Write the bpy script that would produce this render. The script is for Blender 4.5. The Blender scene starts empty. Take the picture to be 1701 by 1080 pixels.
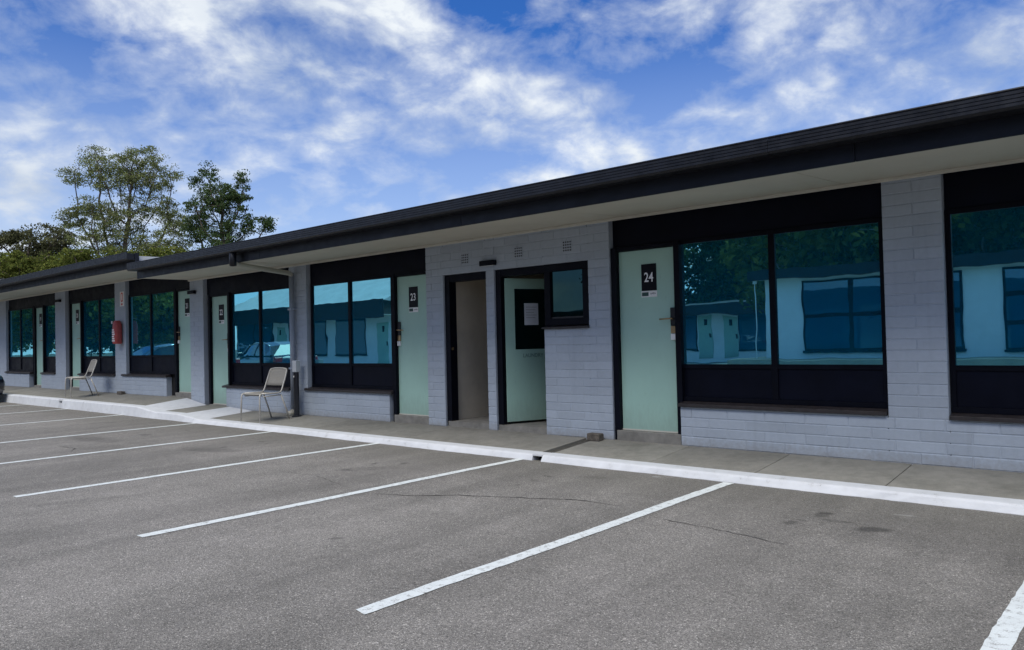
import bpy, math, random
import numpy as np
from mathutils import Vector, Matrix

random.seed(7)
sc = bpy.context.scene
COL = sc.collection
R = math.radians

# ------------------------------------------------------------------ camera
YAW, PITCH, ROLL = 0.7166, 0.0203, 0.0233
CAM = Vector((0.0, -7.392, 1.2995))
fwd0 = Vector((-math.sin(YAW), math.cos(YAW), 0)); rt0 = Vector((math.cos(YAW), math.sin(YAW), 0)); up0 = Vector((0, 0, 1))
fw = fwd0 * math.cos(PITCH) + up0 * math.sin(PITCH)
uu = up0 * math.cos(PITCH) - fwd0 * math.sin(PITCH)
rx_ = rt0 * math.cos(ROLL) - uu * math.sin(ROLL)
ux_ = rt0 * math.sin(ROLL) + uu * math.cos(ROLL)
cam = bpy.data.cameras.new('camera'); cam_o = bpy.data.objects.new('camera', cam); COL.objects.link(cam_o)
M4 = Matrix((rx_, ux_, -fw)).transposed().to_4x4(); M4.translation = CAM
cam_o.matrix_world = M4
cam.sensor_width = 36.0; cam.lens = 1268.6 / 1701 * 36; cam.clip_end = 2000; cam.clip_start = 0.05
sc.camera = cam_o

# ------------------------------------------------------------------ world, sun, exposure
SUN_EL, SUN_AZ = R(58), R(160)          # azimuth measured from +Y towards +X
SKY_STRENGTH = 0.10
sc.view_settings.view_transform = 'Standard'; sc.view_settings.look = 'None'
sc.view_settings.gamma = 1.0; sc.view_settings.use_curve_mapping = False
sc.view_settings.exposure = 0.78

world = bpy.data.worlds.new('World'); sc.world = world; world.use_nodes = True
nt = world.node_tree; nt.nodes.clear()
def N(tree, typ, **kw):
    n = tree.nodes.new(typ)
    for k, v in kw.items():
        if k.startswith('i_'): n.inputs[k[2:].replace('_', ' ')].default_value = v
        else: setattr(n, k, v)
    return n
def L(tree, a, b): tree.links.new(a, b)
def mathn(tree, op, a, b=None, clamp=False):
    n = tree.nodes.new('ShaderNodeMath'); n.operation = op; n.use_clamp = clamp
    for i, v in enumerate((a, b)):
        if v is None: continue
        if isinstance(v, (int, float)): n.inputs[i].default_value = v
        else: tree.links.new(v, n.inputs[i])
    return n.outputs[0]
def ramp(tree, fac, stops, interp='LINEAR'):
    n = tree.nodes.new('ShaderNodeValToRGB'); n.color_ramp.interpolation = interp
    el = n.color_ramp.elements
    while len(el) < len(stops): el.new(0.5)
    for e, (p, c) in zip(el, stops):
        e.position = p; e.color = c if len(c) == 4 else (*c, 1)
    tree.links.new(fac, n.inputs[0]); return n.outputs[0]
def g(v): return (v, v, v, 1)
def mixc(tree, fac, a, b, typ='MIX'):
    n = tree.nodes.new('ShaderNodeMix'); n.data_type = 'RGBA'; n.blend_type = typ
    for sock, v in ((n.inputs[0], fac), (n.inputs[6], a), (n.inputs[7], b)):
        if isinstance(v, (int, float)): sock.default_value = v
        elif isinstance(v, (tuple, list)): sock.default_value = v if len(v) == 4 else (*v, 1)
        else: tree.links.new(v, sock)
    return n.outputs[2]

sky = N(nt, 'ShaderNodeTexSky', sky_type='NISHITA', sun_disc=False, sun_elevation=SUN_EL, sun_rotation=SUN_AZ,
        air_density=1.0, dust_density=0.6, ozone_density=2.0, altitude=100)
tc = N(nt, 'ShaderNodeTexCoord'); sep = N(nt, 'ShaderNodeSeparateXYZ'); L(nt, tc.outputs['Generated'], sep.inputs[0])
zc = mathn(nt, 'MAXIMUM', sep.outputs[2], 0.0)
zd = mathn(nt, 'ADD', zc, 0.42)
comb = N(nt, 'ShaderNodeCombineXYZ')
L(nt, mathn(nt, 'DIVIDE', sep.outputs[0], zd), comb.inputs[0]); L(nt, mathn(nt, 'DIVIDE', sep.outputs[1], zd), comb.inputs[1])
mp = N(nt, 'ShaderNodeMapping'); mp.inputs['Location'].default_value = (-10.48, 1.77, 0.0)
mp.inputs['Rotation'].default_value = (0, 0, R(133.18)); mp.inputs['Scale'].default_value = (1.0, 1.0, 1.0)
L(nt, comb.outputs[0], mp.inputs[0])
n1 = N(nt, 'ShaderNodeTexNoise', i_Scale=2.5, i_Detail=10.0, i_Roughness=0.56, i_Distortion=0.4); L(nt, mp.outputs[0], n1.inputs[0])
n2 = N(nt, 'ShaderNodeTexNoise', i_Scale=10.0, i_Detail=8.0, i_Roughness=0.60, i_Distortion=0.25); L(nt, mp.outputs[0], n2.inputs[0])
n3 = N(nt, 'ShaderNodeTexNoise', i_Scale=5.0, i_Detail=4.0, i_Roughness=0.5); L(nt, mp.outputs[0], n3.inputs[0])
dens = mathn(nt, 'ADD', mathn(nt, 'MULTIPLY', n1.outputs[0], 0.62), mathn(nt, 'MULTIPLY', n2.outputs[0], 0.38))
cover = ramp(nt, dens, [(0.43, g(0)), (0.51, g(0.34)), (0.605, g(1))])
cloud = ramp(nt, n3.outputs[0], [(0.32, (2.7, 3.25, 4.2, 1)), (0.66, (5.1, 5.4, 5.7, 1))])
lowhaze = ramp(nt, sep.outputs[2], [(0.0, g(0.85)), (0.18, g(0.36)), (0.38, g(0.0))])
skyc = mixc(nt, 1.0, sky.outputs[0], (0.165, 0.405, 0.80, 1), 'MULTIPLY')
skyh = mixc(nt, lowhaze, skyc, (4.3, 4.9, 5.6, 1))
out_c = mixc(nt, cover, skyh, cloud)
bg = N(nt, 'ShaderNodeBackground'); bg.inputs['Strength'].default_value = SKY_STRENGTH
L(nt, out_c, bg.inputs['Color']); wo = N(nt, 'ShaderNodeOutputWorld'); L(nt, bg.outputs[0], wo.inputs[0])

sun = bpy.data.lights.new('sun', 'SUN'); sun.energy = 2.2; sun.angle = R(40); sun.color = (1.0, 0.97, 0.91)
sun_o = bpy.data.objects.new('sun', sun); COL.objects.link(sun_o)
sd = Vector((math.sin(SUN_AZ) * math.cos(SUN_EL), math.cos(SUN_AZ) * math.cos(SUN_EL), math.sin(SUN_EL)))
sun_o.rotation_euler = (-sd).to_track_quat('-Z', 'Y').to_euler(); sun_o.location = (0, 0, 40)

# ------------------------------------------------------------------ materials
MATS = {}
def newmat(name):
    m = bpy.data.materials.new(name); m.use_nodes = True; MATS[name] = m
    t = m.node_tree; b = t.nodes['Principled BSDF']; return m, t, b
def coords(t, kind='Object', scale=(1, 1, 1)):
    c = N(t, 'ShaderNodeTexCoord'); m = N(t, 'ShaderNodeMapping'); m.inputs['Scale'].default_value = scale
    L(t, c.outputs[kind], m.inputs[0]); return m.outputs[0]
def noise(t, vec, scale, detail=4, rough=0.5, dist=0.0):
    n = N(t, 'ShaderNodeTexNoise', i_Scale=scale, i_Detail=detail, i_Roughness=rough, i_Distortion=dist)
    L(t, vec, n.inputs[0]); return n.outputs[0]
def bump(t, b, h, strength, dist):
    n = N(t, 'ShaderNodeBump'); n.inputs['Strength'].default_value = strength; n.inputs['Distance'].default_value = dist
    L(t, h, n.inputs['Height']); L(t, n.outputs[0], b.inputs['Normal'])
def worldpos(t):
    return N(t, 'ShaderNodeNewGeometry').outputs['Position']

def simple(name, col, rough=0.5, metal=0.0, var=0.12, nscale=6.0, bs=0.0, bscale=120, spec=0.5, rvar=0.0):
    m, t, b = newmat(name)
    p = worldpos(t)
    n = noise(t, p, nscale, 5, 0.6)
    lo = tuple(c * (1 - var) for c in col); hi = tuple(min(1, c * (1 + var)) for c in col)
    L(t, ramp(t, n, [(0.3, lo), (0.7, hi)]), b.inputs['Base Color'])
    b.inputs['Roughness'].default_value = rough; b.inputs['Metallic'].default_value = metal
    b.inputs['Specular IOR Level'].default_value = spec
    if rvar:
        L(t, ramp(t, noise(t, p, nscale * 2.3, 4), [(0.3, g(max(0, rough - rvar))), (0.7, g(rough + rvar))]), b.inputs['Roughness'])
    if bs: bump(t, b, noise(t, p, bscale, 3), bs, 0.004)
    return m

# painted block wall
def paint_wall(name, col, rnd=True):
    m, t, b = newmat(name); p = worldpos(t)
    oi = N(t, 'ShaderNodeObjectInfo')
    n = noise(t, p, 2.2, 5, 0.6); n2_ = noise(t, p, 23, 4, 0.6)
    base = ramp(t, n, [(0.3, tuple(c * 0.93 for c in col)), (0.7, tuple(c * 1.05 for c in col))])
    base = mixc(t, 0.22, base, ramp(t, n2_, [(0.35, tuple(c * 0.82 for c in col)), (0.65, tuple(c * 1.1 for c in col))]))
    if rnd:
        v = ramp(t, oi.outputs['Random'], [(0, g(0.94)), (1, g(1.05))])
        base = mixc(t, 1.0, base, v, 'MULTIPLY')
    # splash dirt near the ground
    sp = N(t, 'ShaderNodeSeparateXYZ'); L(t, p, sp.inputs[0])
    low = ramp(t, mathn(t, 'ADD', sp.outputs[2], mathn(t, 'MULTIPLY', mathn(t, 'SUBTRACT', n2_, 0.5), 0.25)), [(0.12, g(0.5)), (0.24, g(0.0))])
    base = mixc(t, low, base, (0.25, 0.24, 0.23, 1))
    stv = N(t, 'ShaderNodeMapping'); stv.inputs['Scale'].default_value = (7, 7, 0.35); L(t, p, stv.inputs[0])
    base = mixc(t, ramp(t, noise(t, stv.outputs[0], 1.0, 6, 0.65), [(0.55, g(0)), (0.75, g(0.28))]), base, tuple(c * .6 for c in col))
    L(t, base, b.inputs['Base Color']); b.inputs['Roughness'].default_value = 0.62
    h = mathn(t, 'ADD', mathn(t, 'MULTIPLY', noise(t, p, 260, 3, 0.6), 0.5), noise(t, p, 60, 4, 0.65))
    bump(t, b, h, 0.35, 0.004)
    return m
WALLC = (0.36, 0.405, 0.465)
paint_wall('wall_paint', WALLC); paint_wall('wall_paint_flat', WALLC, False)
simple('white_block', (0.82, 0.83, 0.84), 0.6, var=0.06, nscale=1.5, bs=0.2)
simple('beige_block', (0.52, 0.465, 0.38), 0.7, var=0.12, nscale=2.5, bs=0.3, bscale=50)
simple('black_trim', (0.0020, 0.0027, 0.0070), 0.5, var=0.3, nscale=5, spec=0.12, rvar=0.08)
simple('infill', (0.0026, 0.0036, 0.0100), 0.45, var=0.3, nscale=3, spec=0.12, rvar=0.08)
simple('sill_dark', (0.028, 0.023, 0.024), 0.45, var=0.35, nscale=14, rvar=0.1)
simple('gutter_metal', (0.010, 0.011, 0.015), 0.42, var=0.3, nscale=9, spec=0.32, rvar=0.1)
simple('fascia_paint', (0.0075, 0.009, 0.015), 0.5, var=0.3, nscale=4, spec=0.3, rvar=0.08)
simple('soffit', (0.55, 0.52, 0.43), 0.7, var=0.07, nscale=1.3, bs=0.1)
simple('soffit_trim', (0.52, 0.50, 0.43), 0.6, var=0.06)
simple('roof_sheet', (0.05, 0.052, 0.058), 0.5, var=0.2)
simple('pale_roof', (0.55, 0.55, 0.54), 0.55, var=0.12, nscale=1.2)
m, t, b = newmat('mint'); p = worldpos(t); MC = (0.35, 0.54, 0.46)
base = ramp(t, noise(t, p, 1.6, 5, 0.6), [(0.3, tuple(c * .93 for c in MC)), (0.7, tuple(c * 1.05 for c in MC))])
scf = noise(t, coords(t, 'Object', (9, 9, 2.2)), 3.0, 6, 0.7, 0.6)
base = mixc(t, ramp(t, scf, [(0.60, g(0)), (0.78, g(0.35))]), base, (0.14, 0.19, 0.165, 1))
spz = N(t, 'ShaderNodeSeparateXYZ'); L(t, p, spz.inputs[0])
foot = ramp(t, mathn(t, 'ADD', spz.outputs[2], mathn(t, 'MULTIPLY', mathn(t, 'SUBTRACT', scf, 0.5), 0.5)), [(0.22, g(0.4)), (0.55, g(0))])
L(t, mixc(t, foot, base, (0.17, 0.20, 0.17, 1)), b.inputs['Base Color'])
L(t, ramp(t, noise(t, p, 5, 4), [(0.3, g(0.33)), (0.7, g(0.55))]), b.inputs['Roughness']); bump(t, b, noise(t, p, 55, 3), 0.06, 0.004)
simple('metal_dark', (0.03, 0.03, 0.033), 0.35, 0.6)
simple('brass', (0.42, 0.30, 0.17), 0.35, 0.9)
simple('white_plastic', (0.75, 0.75, 0.74), 0.4, var=0.05)
simple('white_ink', (0.82, 0.82, 0.84), 0.5, var=0.02)
simple('sign_black', (0.003, 0.003, 0.006), 0.4, var=0.2, spec=0.15)
simple('sign_green', (0.02, 0.06, 0.05), 0.4, var=0.2)
simple('faded_ink', (0.12, 0.22, 0.19), 0.5, var=0.1)
simple('grey_ink', (0.25, 0.25, 0.27), 0.5)
simple('paper', (0.62, 0.64, 0.68), 0.7, var=0.05)
simple('red_paint', (0.40, 0.065, 0.06), 0.5, var=0.2, nscale=12)
simple('sign_red', (0.55, 0.05, 0.04), 0.5)
simple('rubber', (0.012, 0.012, 0.012), 0.7)
simple('chair_frame', (0.43, 0.405, 0.36), 0.42, 0.15, var=0.12, nscale=20)
simple('chair_weave', (0.25, 0.235, 0.205), 0.8, var=0.2, nscale=60, bs=0.6, bscale=400)
simple('grey_box', (0.52, 0.54, 0.55), 0.5, var=0.1)
simple('bollard_black', (0.014, 0.015, 0.02), 0.35)
simple('downpipe_paint', (0.28, 0.315, 0.375), 0.5, var=0.05)
simple('downpipe_beige', (0.50, 0.47, 0.39), 0.5, var=0.06)
simple('old_brick', (0.10, 0.085, 0.07), 0.9, var=0.45, nscale=30, bs=0.8, bscale=70)
simple('step_concrete', (0.20, 0.19, 0.17), 0.85, var=0.25, nscale=8, bs=0.5, bscale=90)
simple('void', (0.004, 0.004, 0.005), 0.9)
simple('curtain', (0.02, 0.03, 0.04), 0.9)
simple('bark', (0.085, 0.065, 0.05), 0.9, var=0.35, nscale=8, bs=0.6, bscale=30)
simple('bark_pale', (0.20, 0.17, 0.14), 0.9, var=0.3, nscale=8)
simple('soil', (0.08, 0.075, 0.05), 0.95, var=0.4, nscale=0.6)
simple('terrace_tan', (0.42, 0.37, 0.26), 0.85, var=0.15, nscale=2)
simple('tyre', (0.012, 0.012, 0.013), 0.8)
simple('rim', (0.45, 0.46, 0.48), 0.3, 0.9)
simple('plate_white', (0.7, 0.7, 0.68), 0.4)
simple('chrome', (0.65, 0.66, 0.68), 0.12, 1.0)

def carpaint(name, col):
    m, t, b = newmat(name); b.inputs['Base Color'].default_value = (*col, 1); b.inputs['Roughness'].default_value = 0.35
    b.inputs['Coat Weight'].default_value = 1.0; b.inputs['Coat Roughness'].default_value = 0.04; b.inputs['Metallic'].default_value = 0.2
carpaint('car_dark', (0.008, 0.011, 0.02)); carpaint('car_silver', (0.32, 0.34, 0.37))
m, t, b = newmat('car_glass'); b.inputs['Base Color'].default_value = (0.01, 0.012, 0.014, 1); b.inputs['Roughness'].default_value = 0.03; b.inputs['Coat Weight'].default_value = 0.6
m, t, b = newmat('lamp_glass'); b.inputs['Base Color'].default_value = (0.55, 0.57, 0.6, 1); b.inputs['Roughness'].default_value = 0.08; b.inputs['Metallic'].default_value = 0.5
m, t, b = newmat('tail_red'); b.inputs['Base Color'].default_value = (0.3, 0.01, 0.01, 1); b.inputs['Roughness'].default_value = 0.15

# reflective blue-green film on the window glass
def glass(name, tint, body, fac):
    m, t, b = newmat(name); p = worldpos(t)
    t.nodes.remove(b); o = t.nodes['Material Output']
    gl = N(t, 'ShaderNodeBsdfGlossy'); gl.inputs['Color'].default_value = (*tint, 1); gl.inputs['Roughness'].default_value = 0.006
    df = N(t, 'ShaderNodeBsdfDiffuse'); df.inputs['Color'].default_value = (*body, 1)
    bm = N(t, 'ShaderNodeBump'); bm.inputs['Strength'].default_value = 0.5; bm.inputs['Distance'].default_value = 0.0017
    L(t, noise(t, p, 2.1, 2, 0.4), bm.inputs['Height']); L(t, bm.outputs[0], gl.inputs['Normal'])
    dirt = ramp(t, noise(t, p, 7, 5, 0.7), [(0.35, g(fac)), (0.75, g(fac - 0.05))])
    mx = N(t, 'ShaderNodeMixShader'); L(t, dirt, mx.inputs[0])
    L(t, df.outputs[0], mx.inputs[1]); L(t, gl.outputs[0], mx.inputs[2]); L(t, mx.outputs[0], o.inputs[0])
glass('film_glass', (0.30, 0.80, 0.93), (0.001, 0.16, 0.29), 0.77)
glass('plain_glass', (0.05, 0.11, 0.12), (0.002, 0.012, 0.013), 0.40)

# asphalt
m, t, b = newmat('asphalt'); p = worldpos(t)
agg = N(t, 'ShaderNodeTexVoronoi', i_Scale=165.0); L(t, p, agg.inputs[0])
agg2 = N(t, 'ShaderNodeTexVoronoi', i_Scale=380.0); L(t, p, agg2.inputs[0])
big = noise(t, p, 0.55, 6, 0.62, 0.4); mid = noise(t, p, 4.5, 5, 0.6); fine = noise(t, p, 130, 3, 0.7)
base = ramp(t, big, [(0.30, (0.165, 0.155, 0.137)), (0.5, (0.220, 0.206, 0.184)), (0.72, (0.276, 0.257, 0.232))])
base = mixc(t, 0.3, base, ramp(t, mid, [(0.3, (0.155, 0.142, 0.125)), (0.7, (0.278, 0.255, 0.230))]))
sepc = N(t, 'ShaderNodeSeparateColor'); L(t, agg.outputs['Color'], sepc.inputs[0])
stone = ramp(t, sepc.outputs[0], [(0.0, g(0.46)), (0.30, g(0.83)), (0.78, g(1.09)), (0.93, g(1.32)), (1.0, g(2.2))])
base = mixc(t, 1.0, base, stone, 'MULTIPLY')
sep2 = N(t, 'ShaderNodeSeparateColor'); L(t, agg2.outputs['Color'], sep2.inputs[0])
base = mixc(t, 1.0, base, ramp(t, sep2.outputs[1], [(0.0, g(0.6)), (0.6, g(1.0)), (1.0, g(1.5))]), 'MULTIPLY')
def stain(base, x, y, sx, sy, rot, amt, col=(0.030, 0.028, 0.026, 1), rag=0.5):
    mpn = N(t, 'ShaderNodeMapping', vector_type='TEXTURE'); mpn.inputs['Location'].default_value = (x, y, 0)
    mpn.inputs['Rotation'].default_value = (0, 0, rot); mpn.inputs['Scale'].default_value = (sx, sy, 1); L(t, p, mpn.inputs[0])
    ln = N(t, 'ShaderNodeVectorMath', operation='LENGTH'); L(t, mpn.outputs[0], ln.inputs[0])
    dd = mathn(t, 'ADD', ln.outputs['Value'], mathn(t, 'MULTIPLY', mathn(t, 'SUBTRACT', noise(t, p, 9, 4, 0.6), 0.5), rag))
    return mixc(t, ramp(t, dd, [(0.55, g(amt)), (1.0, g(0))]), base, col)
base = stain(base, -1.55, -2.04, 0.15, 0.085, 0.5, 0.62)
base = stain(base, -1.95, -1.75, 0.07, 0.04, 0.4, 0.5)
base = stain(base, -2.02, -2.05, 0.05, 0.03, 0.1, 0.4)
base = stain(base, -4.2, -1.5, 0.22, 0.10, 0.2, 0.25)
base = stain(base, -6.4, -2.4, 0.4, 0.16, 0.8, 0.22)
base = stain(base, -4.3, -4.3, 0.07, 0.04, 0.8, 0.45)
base = stain(base, -9.3, -2.6, 0.6, 0.2, 0.3, 0.3)
base = stain(base, -12.0, -3.0, 0.8, 0.25, 0.1, 0.3)
base = stain(base, -7.2, -4.9, 0.5, 0.12, 1.2, 0.18)
base = stain(base, -0.9, -1.9, 1.3, 0.7, 0.0, 0.22, rag=1.0)
base = stain(base, -1.5, -1.5, 0.09, 0.03, 0.2, 0.6, (0.4, 0.39, 0.37, 1), 1.1)
base = stain(base, -3.7, -1.15, 0.05, 0.03, 0.2, 0.6, (0.5, 0.5, 0.49, 1), 1.1)
rs = random.Random(12)
for bx_ in (-1.8, -4.24, -6.68, -9.15, -11.6, -14.3):      # oil drips where engines stand
    for k_ in range(3):
        base = stain(base, bx_ + rs.uniform(-.35, .35), rs.uniform(-2.6, -1.6), rs.uniform(.04, .16), rs.uniform(.03, .09), rs.uniform(0, 3), rs.uniform(.25, .5), rag=.9)
trk = noise(t, coords(t, 'Object', (2.6, 0.10, 1)), 1.0, 3, 0.5)   # worn wheel paths along each bay
base = mixc(t, 1.0, base, ramp(t, trk, [(0.35, g(0.86)), (0.6, g(1.06))]), 'MULTIPLY')
# eave shade painted into the asphalt along the kerb, with grime
spx = N(t, 'ShaderNodeSeparateXYZ'); L(t, p, spx.inputs[0])
gut = ramp(t, mathn(t, 'ADD', mathn(t, 'ADD', spx.outputs[1], 2.2), mathn(t, 'MULTIPLY', mathn(t, 'SUBTRACT', big, 0.5), 1.6)), [(0.0, g(0)), (1.15, g(0.42))])
base = mixc(t, gut, base, (0.100, 0.095, 0.078, 1))
L(t, base, b.inputs['Base Color']); b.inputs['Roughness'].default_value = 0.82; b.inputs['Specular IOR Level'].default_value = 0.35
bump(t, b, mathn(t, 'ADD', mathn(t, 'MULTIPLY', agg.outputs['Distance'], 1.0), mathn(t, 'MULTIPLY', fine, 0.6)), 0.75, 0.006)

# concrete path
m, t, b = newmat('path_concrete'); p = worldpos(t); oi = N(t, 'ShaderNodeObjectInfo')
n_a = noise(t, p, 1.7, 6, 0.65, 0.5); n_b = noise(t, p, 11, 5, 0.65); n_c = noise(t, p, 150, 3)
base = ramp(t, n_a, [(0.28, (0.125, 0.12, 0.10)), (0.5, (0.20, 0.192, 0.165)), (0.75, (0.265, 0.25, 0.217))])
base = mixc(t, 0.35, base, ramp(t, n_b, [(0.3, (0.12, 0.117, 0.098)), (0.7, (0.28, 0.262, 0.228))]))
base = mixc(t, 1.0, base, ramp(t, oi.outputs['Random'], [(0, g(0.86)), (1, g(1.1))]), 'MULTIPLY')
base = mixc(t, 1.0, base, ramp(t, n_c, [(0.3, g(0.85)), (0.7, g(1.12))]), 'MULTIPLY')
L(t, base, b.inputs['Base Color']); b.inputs['Roughness'].default_value = 0.85
bump(t, b, mathn(t, 'ADD', n_c, n_b), 0.3, 0.004)
simple('drain_dark', (0.055, 0.05, 0.04), 0.9, var=0.4, nscale=14, bs=0.4)
simple('joint_dark', (0.035, 0.032, 0.028), 0.95, var=0.3)

# white road / kerb paint with wear
def wornpaint(name, col, under, lo, hi, scale):
    m, t, b = newmat(name); p = worldpos(t)
    w = mathn(t, 'ADD', mathn(t, 'MULTIPLY', noise(t, p, scale, 5, 0.7), 0.6), mathn(t, 'MULTIPLY', noise(t, p, 140, 3, 0.7), 0.4))
    a = ramp(t, noise(t, p, 9, 4), [(0.3, tuple(c * 0.9 for c in col)), (0.7, col)])
    L(t, mixc(t, ramp(t, w, [(lo, g(1)), (hi, g(0))]), a, under), b.inputs['Base Color'])
    b.inputs['Roughness'].default_value = 0.6; bump(t, b, noise(t, p, 110, 3, 0.7), 0.6, 0.004)
wornpaint('line_paint', (0.68, 0.71, 0.69), (0.22, 0.21, 0.19, 1), 0.36, 0.48, 22)
wornpaint('kerb_paint', (0.575, 0.585, 0.60), (0.30, 0.29, 0.27, 1), 0.33, 0.41, 9)

def leafmat(name, c0, c1, c2):
    m, t, b = newmat(name); t.nodes.remove(b); o = t.nodes['Material Output']
    ge = N(t, 'ShaderNodeNewGeometry')
    c = ramp(t, ge.outputs['Random Per Island'], [(0.0, c0), (0.55, c1), (1.0, c2)])
    c = mixc(t, 1.0, c, ramp(t, noise(t, ge.outputs['Position'], 0.9, 3), [(0.3, g(0.7)), (0.7, g(1.25))]), 'MULTIPLY')
    d = N(t, 'ShaderNodeBsdfDiffuse'); tr = N(t, 'ShaderNodeBsdfTranslucent'); L(t, c, d.inputs[0]); L(t, c, tr.inputs[0])
    mx = N(t, 'ShaderNodeMixShader'); mx.inputs[0].default_value = 0.32
    L(t, d.outputs[0], mx.inputs[1]); L(t, tr.outputs[0], mx.inputs[2]); L(t, mx.outputs[0], o.inputs[0])
leafmat('leaf_light', (0.10, 0.13, 0.045), (0.19, 0.22, 0.085), (0.32, 0.33, 0.15))
leafmat('leaf_dark', (0.036, 0.065, 0.024), (0.07, 0.108, 0.04), (0.13, 0.17, 0.065))
leafmat('leaf_brown', (0.08, 0.085, 0.045), (0.12, 0.125, 0.06), (0.18, 0.175, 0.085))
leafmat('leaf_green', (0.075, 0.10, 0.024), (0.135, 0.16, 0.038), (0.22, 0.225, 0.055))

# ------------------------------------------------------------------ mesh helpers
class MB:
    def __init__(s): s.v = []; s.f = []; s.m = []; s.slots = []
    def slot(s, mat):
        if mat not in s.slots: s.slots.append(mat)
        return s.slots.index(mat)
    def add(s, vs, fs, mat, T=None):
        o = len(s.v); k = s.slot(mat)
        s.v += [tuple(T @ Vector(q)) if T else tuple(q) for q in vs]
        s.f += [tuple(i + o for i in f) for f in fs]; s.m += [k] * len(fs); return s
    def box(s, x0, x1, y0, y1, z0, z1, mat, T=None):
        vs = [(x0, y0, z0), (x1, y0, z0), (x1, y1, z0), (x0, y1, z0), (x0, y0, z1), (x1, y0, z1), (x1, y1, z1), (x0, y1, z1)]
        return s.add(vs, [(0, 3, 2, 1), (4, 5, 6, 7), (0, 1, 5, 4), (1, 2, 6, 5), (2, 3, 7, 6), (3, 0, 4, 7)], mat, T)
    def prism(s, prof, x0, x1, mat, T=None):      # profile of (y,z), extruded along X
        n = len(prof)
        vs = [(x0, y, z) for y, z in prof] + [(x1, y, z) for y, z in prof]
        fs = [(i, (i + 1) % n, (i + 1) % n + n, i + n) for i in range(n)] + [tuple(range(n))[::-1], tuple(range(n, 2 * n))]
        return s.add(vs, fs, mat, T)
    def tube(s, pts, rad, mat, n=8, closed=False, T=None):
        pts = [Vector(p) for p in pts]; k = len(pts); rads = rad if isinstance(rad, (list, tuple)) else [rad] * k
        vs = []; fs = []; ref = None
        for i, p in enumerate(pts):
            a = pts[max(i - 1, 0)]; c = pts[min(i + 1, k - 1)]; d = (c - a).normalized()
            if ref is None:
                ref = d.orthogonal().normalized()
            ref = (ref - d * ref.dot(d))
            ref = ref.normalized() if ref.length > 1e-6 else d.orthogonal().normalized()
            w = d.cross(ref)
            for j in range(n):
                an = 2 * math.pi * j / n; vs.append(p + (ref * math.cos(an) + w * math.sin(an)) * rads[i])
        for i in range(k - 1):
            for j in range(n):
                fs.append((i * n + j, i * n + (j + 1) % n, (i + 1) * n + (j + 1) % n, (i + 1) * n + j))
        fs += [tuple(range(n))[::-1], tuple(range((k - 1) * n, k * n))]
        return s.add(vs, fs, mat, T)
    def lathe(s, prof, c, mat, n=14, axis='Z'):   # prof (r,h)
        vs = []; fs = []
        for r, h in prof:
            for j in range(n):
                a = 2 * math.pi * j / n; x, y = r * math.cos(a), r * math.sin(a)
                q = (x, y, h) if axis == 'Z' else (x, h, y) if axis == 'Y' else (h, x, y)
                vs.append((q[0] + c[0], q[1] + c[1], q[2] + c[2]))
        for i in range(len(prof) - 1):
            for j in range(n): fs.append((i * n + j, i * n + (j + 1) % n, (i + 1) * n + (j + 1) % n, (i + 1) * n + j))
        fs += [tuple(range(n))[::-1], tuple(range((len(prof) - 1) * n, len(prof) * n))]
        return s.add(vs, fs, mat)
    def build(s, name, parent=None, bevel=0.0, smooth=False, T=None):
        me = bpy.data.meshes.new(name); me.from_pydata(s.v, [], s.f)
        for q in s.slots: me.materials.append(MATS[q])
        me.polygons.foreach_set('material_index', s.m)
        if smooth: me.polygons.foreach_set('use_smooth', [True] * len(s.f))
        me.update()
        o = bpy.data.objects.new(name, me); COL.objects.link(o)
        if parent is not None: setparent(o, parent)
        if bevel:
            b = o.modifiers.new('bevel', 'BEVEL'); b.width = bevel; b.segments = 1; b.limit_method = 'ANGLE'; b.angle_limit = R(50)
        return o
ROOTLOC = {}
def setparent(o, parent):
    o.parent = parent
    if parent.name in ROOTLOC: o.matrix_parent_inverse = Matrix.Translation(-ROOTLOC[parent.name])
def tag(o, label=None, cat=None, group=None, kind=None):
    if label: o['label'] = label
    if cat: o['category'] = cat
    if group: o['group'] = group
    if kind: o['kind'] = kind
    return o
def thing(name, loc, label, cat, group=None):
    o = bpy.data.objects.new(name, None); COL.objects.link(o); o.location = loc; o.empty_display_size = 0.2
    ROOTLOC[o.name] = Vector(loc); return tag(o, label, cat, group)
def onebox(name, parent, x0, x1, y0, y1, z0, z1, mat, bevel=0.0):
    return MB().box(x0, x1, y0, y1, z0, z1, mat).build(name, parent, bevel)

_txt = {}
def text_geo(body, bold=0.0):
    if (body, bold) in _txt: return _txt[(body, bold)]
    cu = bpy.data.curves.new('t', 'FONT'); cu.body = body; cu.size = 1.0; cu.align_x = 'CENTER'; cu.align_y = 'CENTER'
    cu.extrude = 0.0; cu.offset = bold; cu.resolution_u = 4
    o = bpy.data.objects.new('t', cu); COL.objects.link(o)
    dg = bpy.context.evaluated_depsgraph_get(); me = o.evaluated_get(dg).to_mesh()
    vs = [tuple(v.co) for v in me.vertices]; fs = [tuple(p.vertices) for p in me.polygons]
    o.evaluated_get(dg).to_mesh_clear(); bpy.data.objects.remove(o); bpy.data.curves.remove(cu)
    _txt[(body, bold)] = (vs, fs); return vs, fs
def add_text(mb, body, x, y, z, size, mat, sx=0.85, bold=0.02, T=None):
    vs, fs = text_geo(body, bold)
    mb.add([(x + v[0] * size * sx, y, z + v[1] * size) for v in vs], fs, mat, T)

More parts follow.
